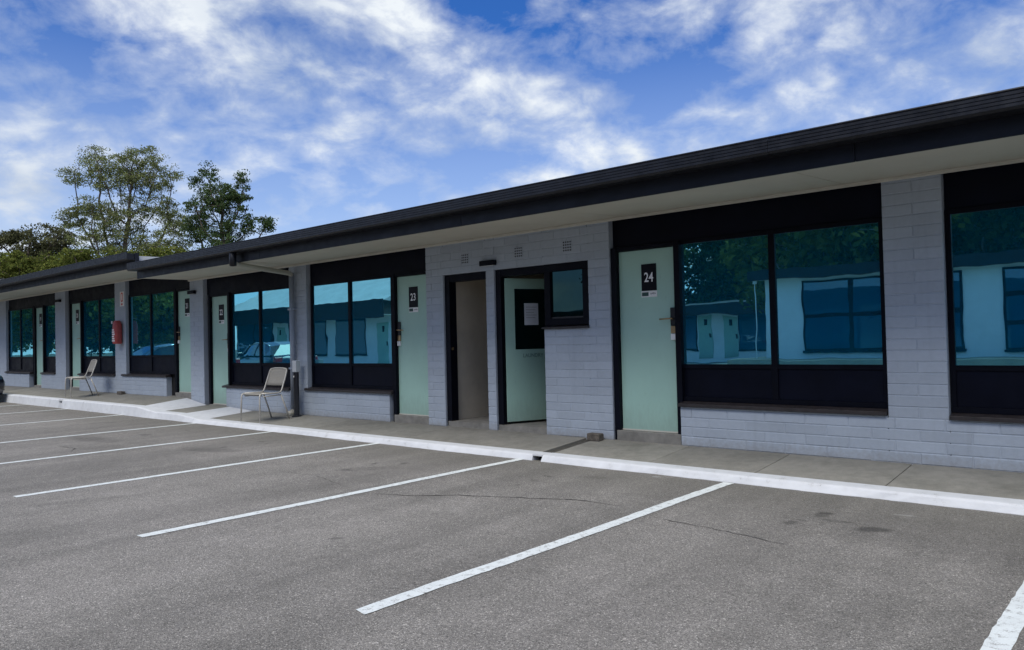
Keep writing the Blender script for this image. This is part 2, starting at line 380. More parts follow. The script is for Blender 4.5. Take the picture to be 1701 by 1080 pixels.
def roundrect(x0, x1, z0, z1, r, y, n=5):
    P = []
    for cx, cz, a0 in ((x1 - r, z1 - r, 0), (x0 + r, z1 - r, 90), (x0 + r, z0 + r, 180), (x1 - r, z0 + r, 270)):
        for k in range(n + 1):
            a = R(a0 + 90 * k / n); P.append((cx + r * math.cos(a), y, cz + r * math.sin(a)))
    return P

# ------------------------------------------------------------------ setting
def sheet(name, x0, x1, y0, y1, z, mat):
    o = MB().add([(x0, y0, z), (x1, y0, z), (x1, y1, z), (x0, y1, z)], [(0, 1, 2, 3)], mat).build(name)
    return tag(o, kind='structure')
sheet('ground', -400, 400, -400, 400, -0.06, 'soil')
lot = sheet('car_park', -70, 14, -27.6, -0.6, 0.0, 'asphalt')

# cracks in the asphalt
def ribbon(name, pts, w, z, mat, parent, jit=0.012, seg=0.06, seed=1):
    rng = random.Random(seed); P = []
    for a, c in zip(pts[:-1], pts[1:]):
        d = math.dist(a, c); k = max(1, int(d / seg))
        for i in range(k): P.append((a[0] + (c[0] - a[0]) * i / k + rng.uniform(-jit, jit), a[1] + (c[1] - a[1]) * i / k + rng.uniform(-jit, jit)))
    P.append(pts[-1]); vs = []; fs = []
    for i, q in enumerate(P):
        a = P[max(0, i - 1)]; c = P[min(len(P) - 1, i + 1)]; dx, dy = c[0] - a[0], c[1] - a[1]; ln = math.hypot(dx, dy) or 1
        ww = w * rng.uniform(0.35, 1.1) * min(1, 6 * min(i, len(P) - 1 - i) / len(P) + 0.1)
        nx, ny = -dy / ln * ww / 2, dx / ln * ww / 2; vs += [(q[0] - nx, q[1] - ny, z), (q[0] + nx, q[1] + ny, z)]
    for i in range(len(P) - 1): fs.append((2 * i, 2 * i + 2, 2 * i + 3, 2 * i + 1))
    return MB().add(vs, fs, mat).build(name, parent)
ribbon('crack', [(-5.31, -3.19), (-4.94, -3.06), (-4.64, -2.82), (-4.05, -2.57), (-3.69, -2.40), (-3.24, -2.38)], 0.016, 0.003, 'joint_dark', lot, seed=2)
ribbon('crack', [(-2.95, -2.52), (-2.84, -2.58), (-2.42, -2.625), (-2.17, -2.66), (-1.97, -2.73), (-1.8, -2.74)], 0.009, 0.003, 'joint_dark', lot, seed=3)
ribbon('crack', [(-7.0, -3.0), (-6.5, -2.95), (-6.1, -3.05), (-5.7, -3.15)], 0.007, 0.003, 'joint_dark', lot, seed=4)
ribbon('crack', [(-11.6, -3.6), (-11.1, -3.55), (-10.7, -3.75)], 0.014, 0.003, 'joint_dark', lot, seed=5)

# painted bay lines
def bay_line(x, y0, y1, w, seed):
    rng = random.Random(seed); k = 70; vs = []; fs = []
    for i in range(k + 1):
        y = y0 + (y1 - y0) * i / k; dx = 0.006 * math.sin(y * 2.1 + seed)
        vs += [(x - w / 2 + dx + rng.uniform(-.004, .004), y + (rng.uniform(-.012, .012) if i in (0, k) else 0), 0.004),
               (x + w / 2 + dx + rng.uniform(-.004, .004), y + (rng.uniform(-.012, .012) if i in (0, k) else 0), 0.004)]
    for i in range(k): fs.append((2 * i, 2 * i + 1, 2 * i + 3, 2 * i + 2))
    return MB().add(vs, fs, 'line_paint').build('bay_line', lot)
for i, (x, y0, y1) in enumerate([(1.84, -5.1, -1.0), (-0.594, -5.1, -1.0), (-3.02, -5.09, -1.06), (-5.457, -5.10, -1.0), (-7.90, -5.15, -1.03),
                                 (-10.40, -5.1, -1.05), (-12.78, -5.1, -1.06), (-15.85, -5.1, -1.03), (-18.75, -5.1, -1.0), (-21.4, -5.1, -1.0), (-24.1, -5.1, -1.0), (-26.8, -5.1, -1.0)]):
    bay_line(x, y0, y1, 0.098, i)

# footpath: surface height varies with X (raised section, landing, lower section)
KO, KI = -1.02, -0.845                 # kerb outer / inner line
def level(x):                          # (z at kerb, z at wall)
    lo, mi, hi = (0.068, 0.130), (0.125, 0.172), (0.195, 0.285)
    def mix(a, c, k): return tuple(p + (q - p) * k for p, q in zip(a, c))
    if x >= -12.75: return lo
    if x >= -13.55: return mix(lo, mi, (-12.75 - x) / 0.8)
    if x >= -14.45: return mi
    if x >= -15.25: return mix(mi, hi, (-14.45 - x) / 0.8)
    return hi
path = MB().box(-36, 8, KI, 0.3, -0.05, 0.02, 'joint_dark').build('footpath'); tag(path, kind='structure')
def slab(x0, x1, mat='path_concrete', name='slab', y0=KI, y1=0.12, dz=0.0, gap=0.004):
    a, c = x0 + gap, x1 - gap; vs = []
    for x, xx in ((a, x0), (c, x1)):
        z0, z1 = level(xx); zz1 = z0 + (z1 - z0) * (y1 - KI) / (0 - KI)
        zz0 = z0 + (z1 - z0) * (y0 - KI) / (0 - KI)
        vs += [(x, y0 + 0.002, zz0 + dz), (x, y1, zz1 + dz), (x, y0 + 0.002, 0.0), (x, y1, 0.0)]
    return MB().add(vs, [(0, 4, 5, 1), (0, 2, 6, 4), (1, 5, 7, 3), (0, 1, 3, 2), (4, 6, 7, 5)], mat).build(name, path, bevel=0.004)
for x0, x1 in [(5.6, 7.8), (3.4, 5.6), (1.45, 3.4), (0.36, 1.45), (-0.72, 0.36), (-1.80, -0.72), (-2.885, -1.80), (-3.965, -2.885), (-5.16, -3.965),
               (-7.6, -5.31), (-9.7, -7.6), (-11.2, -9.7), (-12.74, -11.2), (-14.44, -13.56), (-17.4, -15.26), (-19.8, -17.4), (-22.2, -19.8), (-24.6, -22.2), (-27.5, -24.6), (-31, -27.5), (-35, -31)]:
    slab(x0, x1)
slab(-5.31, -5.16, 'drain_dark', 'drain_channel', dz=-0.022, gap=0.0)
for x0, x1 in [(-13.55, -12.75), (-15.25, -14.45)]:
    slab(x0, x1, 'kerb_paint', 'ramp', y0=KI, y1=-0.01, gap=0.0, dz=0.002)

kerb = MB()
def kerb_run(mb, x0, x1, hole=None):
    k = max(1, int((x1 - x0) / 0.12)); rng = random.Random(int(x0 * 10)); prof = []
    for i in range(k + 1):
        x = x0 + (x1 - x0) * i / k; z = level(x)[0]; w = 0.004 * math.sin(x * 3.1) + rng.uniform(-.003, .003)
        prof.append([(x, KO - 0.03 + w * 2 + rng.uniform(-.004, .004), -0.02), (x, KO - 0.028 + w * 2 + rng.uniform(-.004, .004), 0.004), (x, KO + w * .5, z - 0.018), (x, KO + 0.014, z - 0.003), (x, KO + 0.03, z), (x, KI, z + 0.003), (x, KI, -0.02)])
    n = 7; vs = [q for pr in prof for q in pr]; fs = []
    for i in range(k):
        for j in range(n - 1): fs.append((i * n + j, i * n + j + 1, (i + 1) * n + j + 1, (i + 1) * n + j))
    fs += [tuple(range(n)), tuple(range(k * n, k * n + n))[::-1]]
    mb.add(vs, fs, 'kerb_paint')
for i, (x0, x1) in enumerate([(-5.163, 8.0), (-19.162, -5.297), (-36.0, -19.345)]):
    mb = MB(); kerb_run(mb, x0, x1)
    if i == 0: kerb_o = mb.build('kerb'); tag(kerb_o, kind='structure')
    else: mb.build('kerb_stone', kerb_o)
# little drain openings through the kerb: lintel over a dark recess
onebox('drain_lintel', kerb_o, -5.297, -5.163, KO - 0.004, KI, 0.052, 0.069, 'kerb_paint')
onebox('drain_recess', kerb_o, -5.297, -5.163, KI - 0.06, KI + 0.01, -0.02, 0.051, 'void')
onebox('drain_lintel', kerb_o, -19.345, -19.162, KO - 0.004, KI, 0.165, 0.196, 'kerb_paint')
onebox('drain_sill', kerb_o, -19.345, -19.162, KO - 0.012, KI, -0.02, 0.105, 'kerb_paint')
onebox('drain_recess', kerb_o, -19.345, -19.162, KI - 0.06, KI + 0.01, 0.106, 0.164, 'void')

# ------------------------------------------------------------------ motel buildings
def block_mesh():
    # unit block: X 0..1, Z 0..1, Y 0..1 (front at 0), chamfered front edges are scaled with the block
    e = 0.012; vs = [(0, .045, 0), (1, .045, 0), (1, .045, 1), (0, .045, 1), (e, 0, .05), (1 - e, 0, .05), (1 - e, 0, .95), (e, 0, .95), (0, 1, 0), (1, 1, 0), (1, 1, 1), (0, 1, 1)]
    fs = [(4, 5, 6, 7), (0, 1, 5, 4), (1, 2, 6, 5), (2, 3, 7, 6), (3, 0, 4, 7), (0, 8, 9, 1), (1, 9, 10, 2), (2, 10, 11, 3), (3, 11, 8, 0)]
    return vs, fs
BV, BF = block_mesh()
bme = bpy.data.meshes.new('block'); bme.from_pydata(BV, [], BF); bme.materials.append(MATS['wall_paint']); bme.update()
DEPTH = 0.118
def block_wall(bld, rects, z_base, single_from):
    """rects: (x0,x1,z0,z1) solid parts. Blocks east of single_from are single objects, the rest one joined part."""
    core = MB()
    for x0, x1, z0, z1 in rects: core.box(x0 + .005, x1 - .005, .0045, DEPTH - .004, z0, z1 - .001, 'wall_paint_flat')
    wall = core.build('wall', bld)
    rng = random.Random(5); far = MB(); count = 0
    def emit(a, c, z0, z1):
        nonlocal count
        j = 0.0035
        a_, c_ = a + j, c - j
        if c_ - a_ < 0.02 or z1 - z0 < 0.012: return
        y = rng.uniform(-.0012, .0012)
        if c > single_from and a < -0.75:      # the blocks that show in the photograph
            o = bpy.data.objects.new('block', bme); COL.objects.link(o); o.parent = wall
            o.location = (a_, y, z0 + j); o.scale = (c_ - a_, DEPTH, z1 - z0 - 2 * j); count += 1
        else:
            T = Matrix.Translation((a_, y, z0 + j)) @ Matrix.Diagonal((c_ - a_, DEPTH, z1 - z0 - 2 * j, 1))
            far.add(BV, BF, 'wall_paint_flat', T)
    zmax = max(r[3] for r in rects); k = 0
    while z_base + k * 0.1 < zmax - 1e-4:
        c0, c1 = z_base + k * 0.1, z_base + (k + 1) * 0.1
        full = sorted([[r[0], r[1]] for r in rects if r[2] <= c0 + 1e-4 and r[3] >= c1 - 1e-4])
        part = [r for r in rects if r[3] > c0 + 1e-4 and r[2] < c1 - 1e-4 and not (r[2] <= c0 + 1e-4 and r[3] >= c1 - 1e-4)]
        merged = []
        for iv in full:
            if merged and iv[0] <= merged[-1][1] + 1e-3: merged[-1][1] = max(merged[-1][1], iv[1])
            else: merged.append(list(iv))
        jobs = [(a, c, c0, c1) for a, c in merged] + [(r[0], r[1], max(c0, r[2]), min(c1, r[3])) for r in part]
        off = 0.2 * (k % 2) + 0.07
        for a, c, z0, z1 in jobs:
            x = math.floor((a - off) / 0.4) * 0.4 + off; cuts = [a]
            while x < c:
                if x > a + 0.06 and x < c - 0.06: cuts.append(x)
                x += 0.4
            cuts.append(c)
            for p, q in zip(cuts[:-1], cuts[1:]): emit(p, q, z0, z1)
        k += 1
    if far.f: tag(far.build('block_courses', wall), kind='stuff')
    print('single blocks', count); return wall

def door(bld, num, x0, x1, z0, z1, hinge_right, y=0.075, sign=True, sign_x=None):
    d = onebox('door', bld, x0, x1, y, y + 0.04, z0, z1, 'mint', 0.003)
    if sign:
        cx = sign_x if sign_x is not None else x0 + (x1 - x0) * (0.54)
        mb = MB(); zt = z1 - 0.165
        mb.box(cx - .095, cx + .095, y - .006, y, zt - .30, zt, 'sign_black')
        mb.box(cx - .10, cx + .10, y - .005, y + .0, zt - .372, zt - .303, 'white_plastic')
        add_text(mb, num, cx, y - .0075, zt - .155, .150, 'white_ink', .80, .012)
        mb.box(cx - .092, cx - .008, y - .0065, y - .005, zt - .36, zt - .317, 'sign_green')
        add_text(mb, 'moon', cx - .05, y - .0075, zt - .339, .026, 'grey_ink', 1.0, .01) if False else None
        for k in range(4): mb.box(cx + .018 + k * .018, cx + .030 + k * .018, y - .0065, y - .005, zt - .345 + (k % 2) * .004, zt - .328 + (k % 3) * .003, 'grey_ink')
        mb.build('room_number_sign', d)
    hx = x0 + 0.036 if hinge_right else x1 - 0.036
    s = 1 if hinge_right else -1
    zl = z0 + 1.085
    onebox('lock_plate', d, hx - .034, hx + .034, y - .022, y, zl + .085, zl + .285, 'metal_dark', .004)
    onebox('lock_body', d, hx - .034, hx + .034, y - .020, y, zl + .002, zl + .083, 'brass', .003)
    onebox('key_card', d, hx - .033, hx + .033, y - .024, y, zl - .070, zl - .002, 'white_plastic', .002)
    mb = MB(); mb.tube([(hx, y - .02, zl + .165), (hx, y - .055, zl + .165), (hx + s * .02, y - .062, zl + .165), (hx + s * .145, y - .062, zl + .160)], .009, 'brass', 8)
    mb.build('lever_handle', d, smooth=True)
    for hz in (.22, 1.0, 1.8):
        hxx = x1 + .001 if hinge_right else x0 - .001
        MB().tube([(hxx, y - .006, z0 + hz), (hxx, y - .006, z0 + hz + .09)], .007, 'metal_dark', 6).build('hinge', d)
    # bright weather strip under the door
    onebox('weather_strip', d, x0, x1, y - .006, y, z0 - .004, z0 + .012, 'soffit_trim')
    return d

def window(bld, x0, x1, zs, zp, zt, cols, y=0.06, sill_l=0.02, sill_r=0.01, fr=0.075, label=None):
    """x0..x1 outer frame, zs sill underside, zp bottom of glass, zt top of glass"""
    mb = MB(); f2 = 0.05
    mb.box(x0, x1, y, y + .06, zt, zt + .045, 'black_trim')
    mb.box(x0, x1, y + .001, y + .06, zp - .035, zp, 'black_trim')
    mb.box(x0, x1, y - .004, y + .06, zs + .055, zs + .105, 'black_trim')
    xs = [x0]; w = (x1 - x0)
    posts = [(x0, x0 + fr * .55)] + [(x0 + w * k / cols - .032, x0 + w * k / cols + .032) for k in range(1, cols)] + [(x1 - fr * .55, x1)]
    for a, c in posts: mb.box(a, c, y - .003, y + .061, zs + .106, zt + .044, 'black_trim')
    fo = mb.build('window', bld, .003)
    for (a, c), (e, h) in zip(posts[:-1], posts[1:]):
        onebox('pane', fo, c, e, y + .022, y + .03, zp, zt, 'film_glass')
        onebox('infill_panel', fo, c - .001, e + .001, y + .016, y + .04, zs + .104, zp - .034, 'infill', .002)
        # thin beads round the glass
        onebox('glazing_bead', fo, c, e, y + .010, y + .022, zp + .0005, zp + .012, 'black_trim')
    sm = MB(); sm.prism([(-.035, zs), (-.035, zs + .034), (y + .02, zs + .058), (y + .02, zs)], x0 - sill_l, x1 + sill_r, 'sill_dark')
    sm.build('sill', fo, .003)
    return fo

def eave(bld, x0, x1, zw, ze, zf_bot, zg_top, end_slant=0.0, joints=2.42):
    """soffit panels wall->fascia, fascia boards, ribbed gutter"""
    YF = -1.31
    x = x0; i = 0
    while x < x1 - 0.05:
        xe = min(x + joints, x1); sl = end_slant if i == 0 else 0
        vs = [(x + .004 - sl, 0.0, zw), (xe - .004, 0.0, zw), (xe - .004, YF + .002, ze), (x + .004, YF + .002, ze)]
        vs += [(a, c, z + .012) for a, c, z in vs]
        MB().add(vs, [(0, 1, 2, 3), (4, 7, 6, 5), (0, 4, 5, 1), (2, 6, 7, 3), (0, 3, 7, 4), (1, 5, 6, 2)], 'soffit').build('soffit_panel', bld)
        x = xe; i += 1
    onebox('soffit_backing', bld, x0, x1, YF + .03, -.01, zw + .03, zw + .04, 'void')
    MB().prism([(-.028, zw - .004), (-.028, zw - .024), (-.001, zw - .034), (-.001, zw - .003)], x0 - end_slant, x1, 'soffit_trim').build('cornice', bld)
    x = x0; i = 0
    while x < x1 - 0.05:
        xe = min(x + 4.2, x1)
        onebox('fascia_board', bld, x + .002, xe - .002, YF - .022, YF, zf_bot, zg_top - .03, 'fascia_paint', .003)
        x = xe
    zt = zg_top; zb = zg_top - .135; yo = YF - .20
    prof = [(YF - .024, zb), (yo + .02, zb), (yo + .004, zb + .012)]
    for k in range(4):
        z0 = zb + .018 + k * .026
        prof += [(yo, z0), (yo, z0 + .018), (yo + .0045, z0 + .0205), (yo + .0045, z0 + .0235)]
    prof += [(yo - .004, zt - .008), (yo - .002, zt), (yo + .012, zt), (yo + .014, zt - .02), (YF - .024, zt - .02)]
    x = x0; first = True
    while x < x1 - 0.05:
        xe = min(x + 6.0, x1)
        MB().prism(prof[::-1], x + .0015, xe - .0015, 'gutter_metal').build('gutter', bld); x = xe
    return YF

XL, XR = -15.12, 6.6
mr = thing('motel_building', (-4.5, 0, 0), 'lower grey painted block motel wing with rooms 22, 23 and 24 and dark eaves', 'building')
ZS = 2.682; ZB = 0.13
low = lambda a, c, zs=0.545: (a, c, ZB - .1, zs)
rects = [(-1.985, -1.495, ZB - .1, ZS), (-1.495, 0.62, ZB - .1, .535), low(-4.065, -1.985),
         (-5.235, -4.925, ZB - .1, ZS), (-5.915, -5.235, ZB - .1, 1.43), (-5.915, -5.235, 2.23, ZS),
         (-6.735, -5.915, 2.23, ZS), (-6.885, -6.735, ZB - .1, ZS), (-7.695, -6.885, 2.23, ZS), (-8.05, -7.695, ZB - .1, ZS),
         low(-11.02, -8.895), (-11.52, -11.0, ZB - .1, ZS), low(-13.70, -11.5, .53), (-15.10, -14.545, ZB - .1, ZS),
         (1.48, 2.0, ZB - .1, ZS), (2.0, 4.1, ZB - .1, .535), (4.9, 6.5, ZB - .1, ZS)]
wall_r = block_wall(mr, rects, ZB - .1, -11.05)

def bay(bld, ox0, ox1, door_x, num, win_x, zs, zp, zt, zd0, zd1, ztop, hinge_right, cols=2, low_x=None, door_side='L', sl=0.02, sr=0.01, sign_x=None):
    """dark timber infill of one room bay, with door and window"""
    onebox('infill_panel', bld, ox0 + .002, ox1 - .002, .085, .112, zt + .045, ztop, 'infill')
    onebox('backing', bld, ox0 + .002, ox1 - .002, .125, .15, .1, ztop, 'void')
    door(bld, num, door_x[0], door_x[1], zd0, zd1, hinge_right, sign_x=sign_x)
    fr = MB(); fr.box(door_x[0] - .075, door_x[0] - .003, .02, .124, zd0 - .13, zd1 + .05, 'black_trim'); fr.box(door_x[1] + .003, door_x[1] + .07, .02, .124, zd0 - .13, zd1 + .05, 'black_trim')
    fr.box(door_x[0] - .003, door_x[1] + .003, .03, .124, zd1 + .004, zd1 + .048, 'black_trim')
    fr.build('door_frame', bld, .003)
    onebox('door_step', bld, door_x[0] - .04, door_x[1] + .045, .004, .124, zd0 - .22, zd0 - .006, 'step_concrete', .006)
    for wx in (win_x if isinstance(win_x[0], tuple) else [win_x]):
        window(bld, wx[0], wx[1], zs, zp, zt, cols if (wx[1] - wx[0]) > 1.2 else 1, sill_l=sl, sill_r=sr)

ZD0, ZD1 = .250, 2.288
bay(mr, -4.925, -1.985, (-4.845, -4.115), '24', (-4.085, -1.99), .548, .988, 2.300, ZD0, ZD1, ZS - .004, False, sl=-.015, sr=0.0)
bay(mr, -1.495, 1.48, (.70, 1.42), '25', (-1.49, .63), .535, .985, 2.300, ZD0, ZD1, ZS - .004, True, sl=0.0)
bay(mr, -11.0, -8.05, (-8.76, -8.03), '23', (-10.965, -8.855), .545, .985, 2.290, ZD0 - .005, ZD1 - .005, ZS - .004, True, sl=.1, sr=.03, sign_x=-8.40)
bay(mr, -14.545, -11.52, (-14.33, -13.66), '22', (-13.60, -11.53), .53, .985, 2.298, .195, 2.292, ZS - .004, False, sl=.2, sr=0.0)

# laundry and store rooms behind the block wall
def room(bld, x0, x1, y1, z0, z1):
    for nm, a in (('room_wall', (x0 - .04, x0, .13, y1)), ('room_wall', (x1, x1 + .04, .13, y1)), ('room_wall', (x0, x1, y1, y1 + .04))):
        onebox(nm, bld, *a, z0 - .1, z1, 'beige_block')
    onebox('room_floor', bld, x0 + .001, x1 - .001, .02, y1 - .001, z0 - .2, z0, 'step_concrete')
    onebox('room_ceiling', bld, x0 - .03, x1 + .03, .131, y1 + .03, z1 + .001, z1 + .03, 'soffit')
room(mr, -7.665, -6.87, 1.9, .205, 2.45)
room(mr, -6.72, -4.95, 2.6, .205, 2.45)
fr = MB(); fr.box(-7.69, -7.60, .025, .16, .15, 2.222, 'black_trim'); fr.box(-7.60, -6.89, .03, .15, 2.13, 2.221, 'black_trim')
fr.build('door_frame', mr, .003)
onebox('latch', mr, -7.605, -7.585, .05, .075, 1.185, 1.225, 'brass')
onebox('light_switch', mr, -6.887 - .012, -6.887, .03, .075, 1.42, 1.52, 'white_plastic', .002)
fr = MB(); fr.box(-6.731, -6.64, .025, .15, .15, 2.225, 'black_trim'); fr.box(-6.64, -5.92, .03, .15, 2.135, 2.224, 'black_trim'); fr.box(-5.955, -5.918, .075, .15, .24, 2.134, 'black_trim')
fr.build('door_frame', mr, .003)
# open laundry door, hinged left, swung inwards
Td = Matrix.Translation((-6.63, .09, 0)) @ Matrix.Rotation(R(68), 4, 'Z')
ld = MB().box(0, .76, 0, .04, .235, 2.12, 'mint', Td).build('door', mr, .003)
MB().box(.14, .64, -.003, .001, 1.18, 1.98, 'plain_glass', Td).build('glass_panel', ld)
mb = MB(); mb.box(.28, .49, -.006, -.0035, 1.50, 1.79, 'paper', Td)
for k in range(5): mb.box(.305, .465 - .02 * (k % 3), -.0072, -.0062, 1.735 - k * .035, 1.741 - k * .035, 'grey_ink', Td)
mb.build('paper_notice', ld)
mb = MB(); add_text(mb, 'LAUNDRY', .40, -.0035, 1.095, .07, 'faded_ink', .95, .01, Td); mb.build('lettering', ld)
# small laundry window beside it
mb = MB()
mb.box(-5.912, -5.238, .015, .10, 2.135, 2.226, 'black_trim'); mb.box(-5.912, -5.238, .012, .10, 1.47, 1.555, 'black_trim')
mb.box(-5.912, -5.82, .016, .10, 1.555, 2.135, 'black_trim'); mb.box(-5.33, -5.238, .016, .10, 1.555, 2.135, 'black_trim')
lw = mb.build('window', mr, .004)
onebox('pane', lw, -5.82, -5.33, .05, .058, 1.555, 2.135, 'plain_glass')
onebox('glazing_bead', lw, -5.82, -5.33, .036, .05, 1.556, 1.575, 'sill_dark')
MB().prism([(-.04, 1.432), (-.04, 1.452), (.05, 1.468), (.05, 1.432)], -5.925, -5.225, 'sill_dark').build('sill', lw, .003)
# pierced vent bricks high in the laundry wall
for cx in (-7.255, -6.30, -5.525):
    mb = MB(); s = .07; zc_ = 2.423
    mb.box(cx - s, cx + s, -.006, .02, zc_ - s, zc_ + s, 'wall_paint_flat')
    for i in range(4):
        for j in range(4):
            x = cx - .05 + i * .033; z = zc_ - .05 + j * .033; mb.box(x - .009, x + .009, -.0072, -.004, z - .009, z + .009, 'void')
    mb.build('vent_brick', mr)
# solid body and roof
mb = MB(); mb.box(XL, -7.71, .20, 7.4, 0, ZS, 'void'); mb.box(-4.90, XR, .20, 7.4, 0, ZS, 'void'); mb.box(-7.70, -4.91, 2.7, 7.4, 0, ZS, 'void')
mb.build('rear_body', mr)
eave(mr, -14.40, XR, ZS, 2.602, 2.592, 2.864, end_slant=.72)
rf = MB().add([(-14.39, -1.30, 2.80), (XR, -1.30, 2.80), (XR, 7.6, 2.98), (-14.39, 7.6, 2.98), (-14.39, -1.30, 2.70), (XR, -1.30, 2.70), (XR, 7.6, 2.70), (-14.39, 7.6, 2.70)],
              [(0, 1, 2, 3), (4, 7, 6, 5), (0, 4, 5, 1), (1, 5, 6, 2), (2, 6, 7, 3), (3, 7, 4, 0)], 'roof_sheet').build('roof', mr)
MB().add([(-14.38, -1.0, 2.8), (-12.4, -1.0, 2.8), (-12.4, -.6, 2.8), (-14.38, -.6, 2.8), (-14.38, -1.0, 3.0), (-12.6, -1.0, 2.95), (-12.6, -.6, 2.95), (-14.38, -.6, 3.0)],
         [(0, 1, 5, 4), (1, 2, 6, 5), (2, 3, 7, 6), (3, 0, 4, 7), (4, 5, 6, 7)], 'pale_roof').build('roof_flashing', rf)
# rain outlet and downpipe
dp = MB(); dp.tube([(-10.78, -1.435, 2.80), (-10.78, -1.435, 2.60), (-10.80, -1.42, 2.54)], .055, 'gutter_metal', 12)
dpo = dp.build('downpipe', mr, smooth=True)
MB().tube([(-10.78, -1.43, 2.575), (-10.86, -1.30, 2.562), (-11.25, -.16, 2.520), (-11.34, -.06, 2.505)], .04, 'downpipe_beige', 12).build('pipe_arm', dpo, smooth=True)
MB().tube([(-11.34, -.062, 2.53), (-11.34, -.062, .19)], .043, 'downpipe_paint', 12).build('pipe_drop', dpo, smooth=True)
MB().tube([(-11.34, -.062, .20), (-11.345, -.10, .155), (-11.36, -.17, .15)], [.05, .052, .05], 'downpipe_beige', 12).build('pipe_shoe', dpo, smooth=True)
for z in (.9, 1.9): onebox('pipe_strap', dpo, -11.392, -11.288, -.11, .004, z, z + .03, 'downpipe_paint')

# ---- raised wing on the left
ml = thing('motel_building', (-24, 0, 0), 'raised far section of the grey block motel with rooms 19, 20 and 21', 'building')
ZSL = 2.895; ZBL = .285; XLL = -36
rl = [(-18.80, -18.20, ZBL - .1, ZSL), (-18.20, -16.19, ZBL - .1, .690), (-22.68, -21.95, ZBL - .1, ZSL), (-21.03, -18.80, ZBL - .1, .675),
      (-23.80, -22.68, ZBL - .1, .685), (-27.5, -26.83, ZBL - .1, ZSL), (-26.83, -24.80, ZBL - .1, .665), (-31.4, -30.7, ZBL - .1, ZSL), (-30.7, -28.3, ZBL - .1, .68), (-36, -31.4, ZBL - .1, ZSL)]
block_wall(ml, rl, ZBL - .1, 99)
bay(ml, -18.20, -15.12, (-15.76, -15.03), '21', (-18.17, -15.90), .695, 1.150, 2.50, .385, 2.485, ZSL - .004, True, sl=.25, sr=-.25, sign_x=-15.36)
bay(ml, -21.95, -18.80, (-21.68, -21.00), '20', (-20.95, -18.82), .678, 1.14, 2.53, .36, 2.515, ZSL - .004, False, sl=.12, sr=0.0)
bay(ml, -26.83, -22.68, (-24.38, -23.73), '19', [(-26.80, -24.62), (-23.68, -22.70)], .680, 1.145, 2.545, .355, 2.525, ZSL - .004, False, sl=.1, sr=0.0)
bay(ml, -30.70, -27.5, (-28.3, -27.6), '18', (-30.68, -28.4), .68, 1.145, 2.545, .36, 2.525, ZSL - .004, True)
onebox('rear_body', ml, -36, XL - .002, .20, 7.4, 0, ZSL, 'void')
eave(ml, XLL, -14.395, ZSL, 2.818, 2.804, 3.078)
MB().add([(XLL, -1.30, 3.02), (-14.42, -1.30, 3.02), (-14.42, 7.6, 3.18), (XLL, 7.6, 3.18), (XLL, -1.30, 2.92), (-14.42, -1.30, 2.92), (-14.42, 7.6, 2.92), (XLL, 7.6, 2.92)],
         [(0, 1, 2, 3), (4, 7, 6, 5), (0, 4, 5, 1), (1, 5, 6, 2), (2, 6, 7, 3), (3, 7, 4, 0)], 'pale_roof').build('roof', ml)
MB().prism([(-1.372, 2.802), (-1.372, 3.07), (-1.30, 3.07), (-1.30, 2.90), (0, 2.90), (0, 2.802)], -14.394, -14.375, 'fascia_paint').build('end_board', ml)

# ------------------------------------------------------------------ things on and by the walls
def wall_light(x, z, w, label):
    o = thing('wall_light', (x, 0, z), label, 'light', 'dark box lights on the motel wall')
    onebox('housing', o, x - w / 2, x + w / 2, -.065, 0.0, z - .034, z + .034, 'black_trim', .006)
    onebox('lens', o, x - w / 2 + .02, x + w / 2 - .02, -.05, -.015, z - .040, z - .0345, 'grey_box')
wall_light(-6.81, 2.325, .26, 'slim black wall light between the two laundry doorways, below the vent bricks')
wall_light(-15.0 + .05, 2.42, .26, 'dark box light on the pillar between doors 21 and 22')
wall_light(-22.35, 2.63, .28, 'dark box light on the far pillar between doors 19 and 20')

fe = thing('fire_extinguisher', (-18.43, -.1, 1.42), 'red fire extinguisher in a printed cover hung on the pillar beside room 21', 'extinguisher')
mb = MB(); P_ = roundrect(-18.54, -18.325, 0, .17, .07, 0); n_ = len(P_)
lv = [(1.435, .9), (1.45, 1.0), (1.80, 1.0), (1.90, .92), (1.955, .72), (1.97, .55)]; vs = []; fs = []
for z_, k_ in lv: vs += [(-18.4325 + (q[0] + 18.4325) * k_, -.095 + (q[2] - .085) * k_, z_) for q in P_]
for a_ in range(len(lv) - 1): fs += [(a_ * n_ + b_, (a_ + 1) * n_ + b_, (a_ + 1) * n_ + (b_ + 1) % n_, a_ * n_ + (b_ + 1) % n_) for b_ in range(n_)]
fs += [tuple(range(n_)), tuple(range((len(lv) - 1) * n_, len(lv) * n_))[::-1]]
mb.add(vs, fs, 'red_paint'); mb.build('vinyl_cover', fe, smooth=True)
mb = MB()
for k_ in range(6): mb.box(-18.51 + .008 * (k_ % 2), -18.36 - .02 * (k_ % 3), -.1825, -.1805, 1.49 + k_ * .05, 1.522 + k_ * .05, 'white_plastic')
mb.box(-18.535, -18.50, -.185, -.17, 1.90, 1.96, 'white_plastic'); mb.build('printed_instructions', fe)
onebox('bracket', fe, -18.46, -18.40, -.03, 0.0, 1.60, 1.90, 'metal_dark')
fs_ = thing('fire_sign', (-18.39, 0, 2.48), 'white plate with red extinguisher symbol high on the pillar beside room 21', 'sign')
mb = MB(); mb.box(-18.49, -18.27, -.006, 0.0, 2.30, 2.64, 'white_plastic')
vs = []
A = roundrect(-18.44, -18.32, 2.40, 2.62, .05, -.0068); B_ = roundrect(-18.41, -18.35, 2.43, 2.59, .028, -.0068); n = len(A)
mb.add(A + B_, [(i, (i + 1) % n, (i + 1) % n + n, i + n) for i in range(n)], 'sign_red')
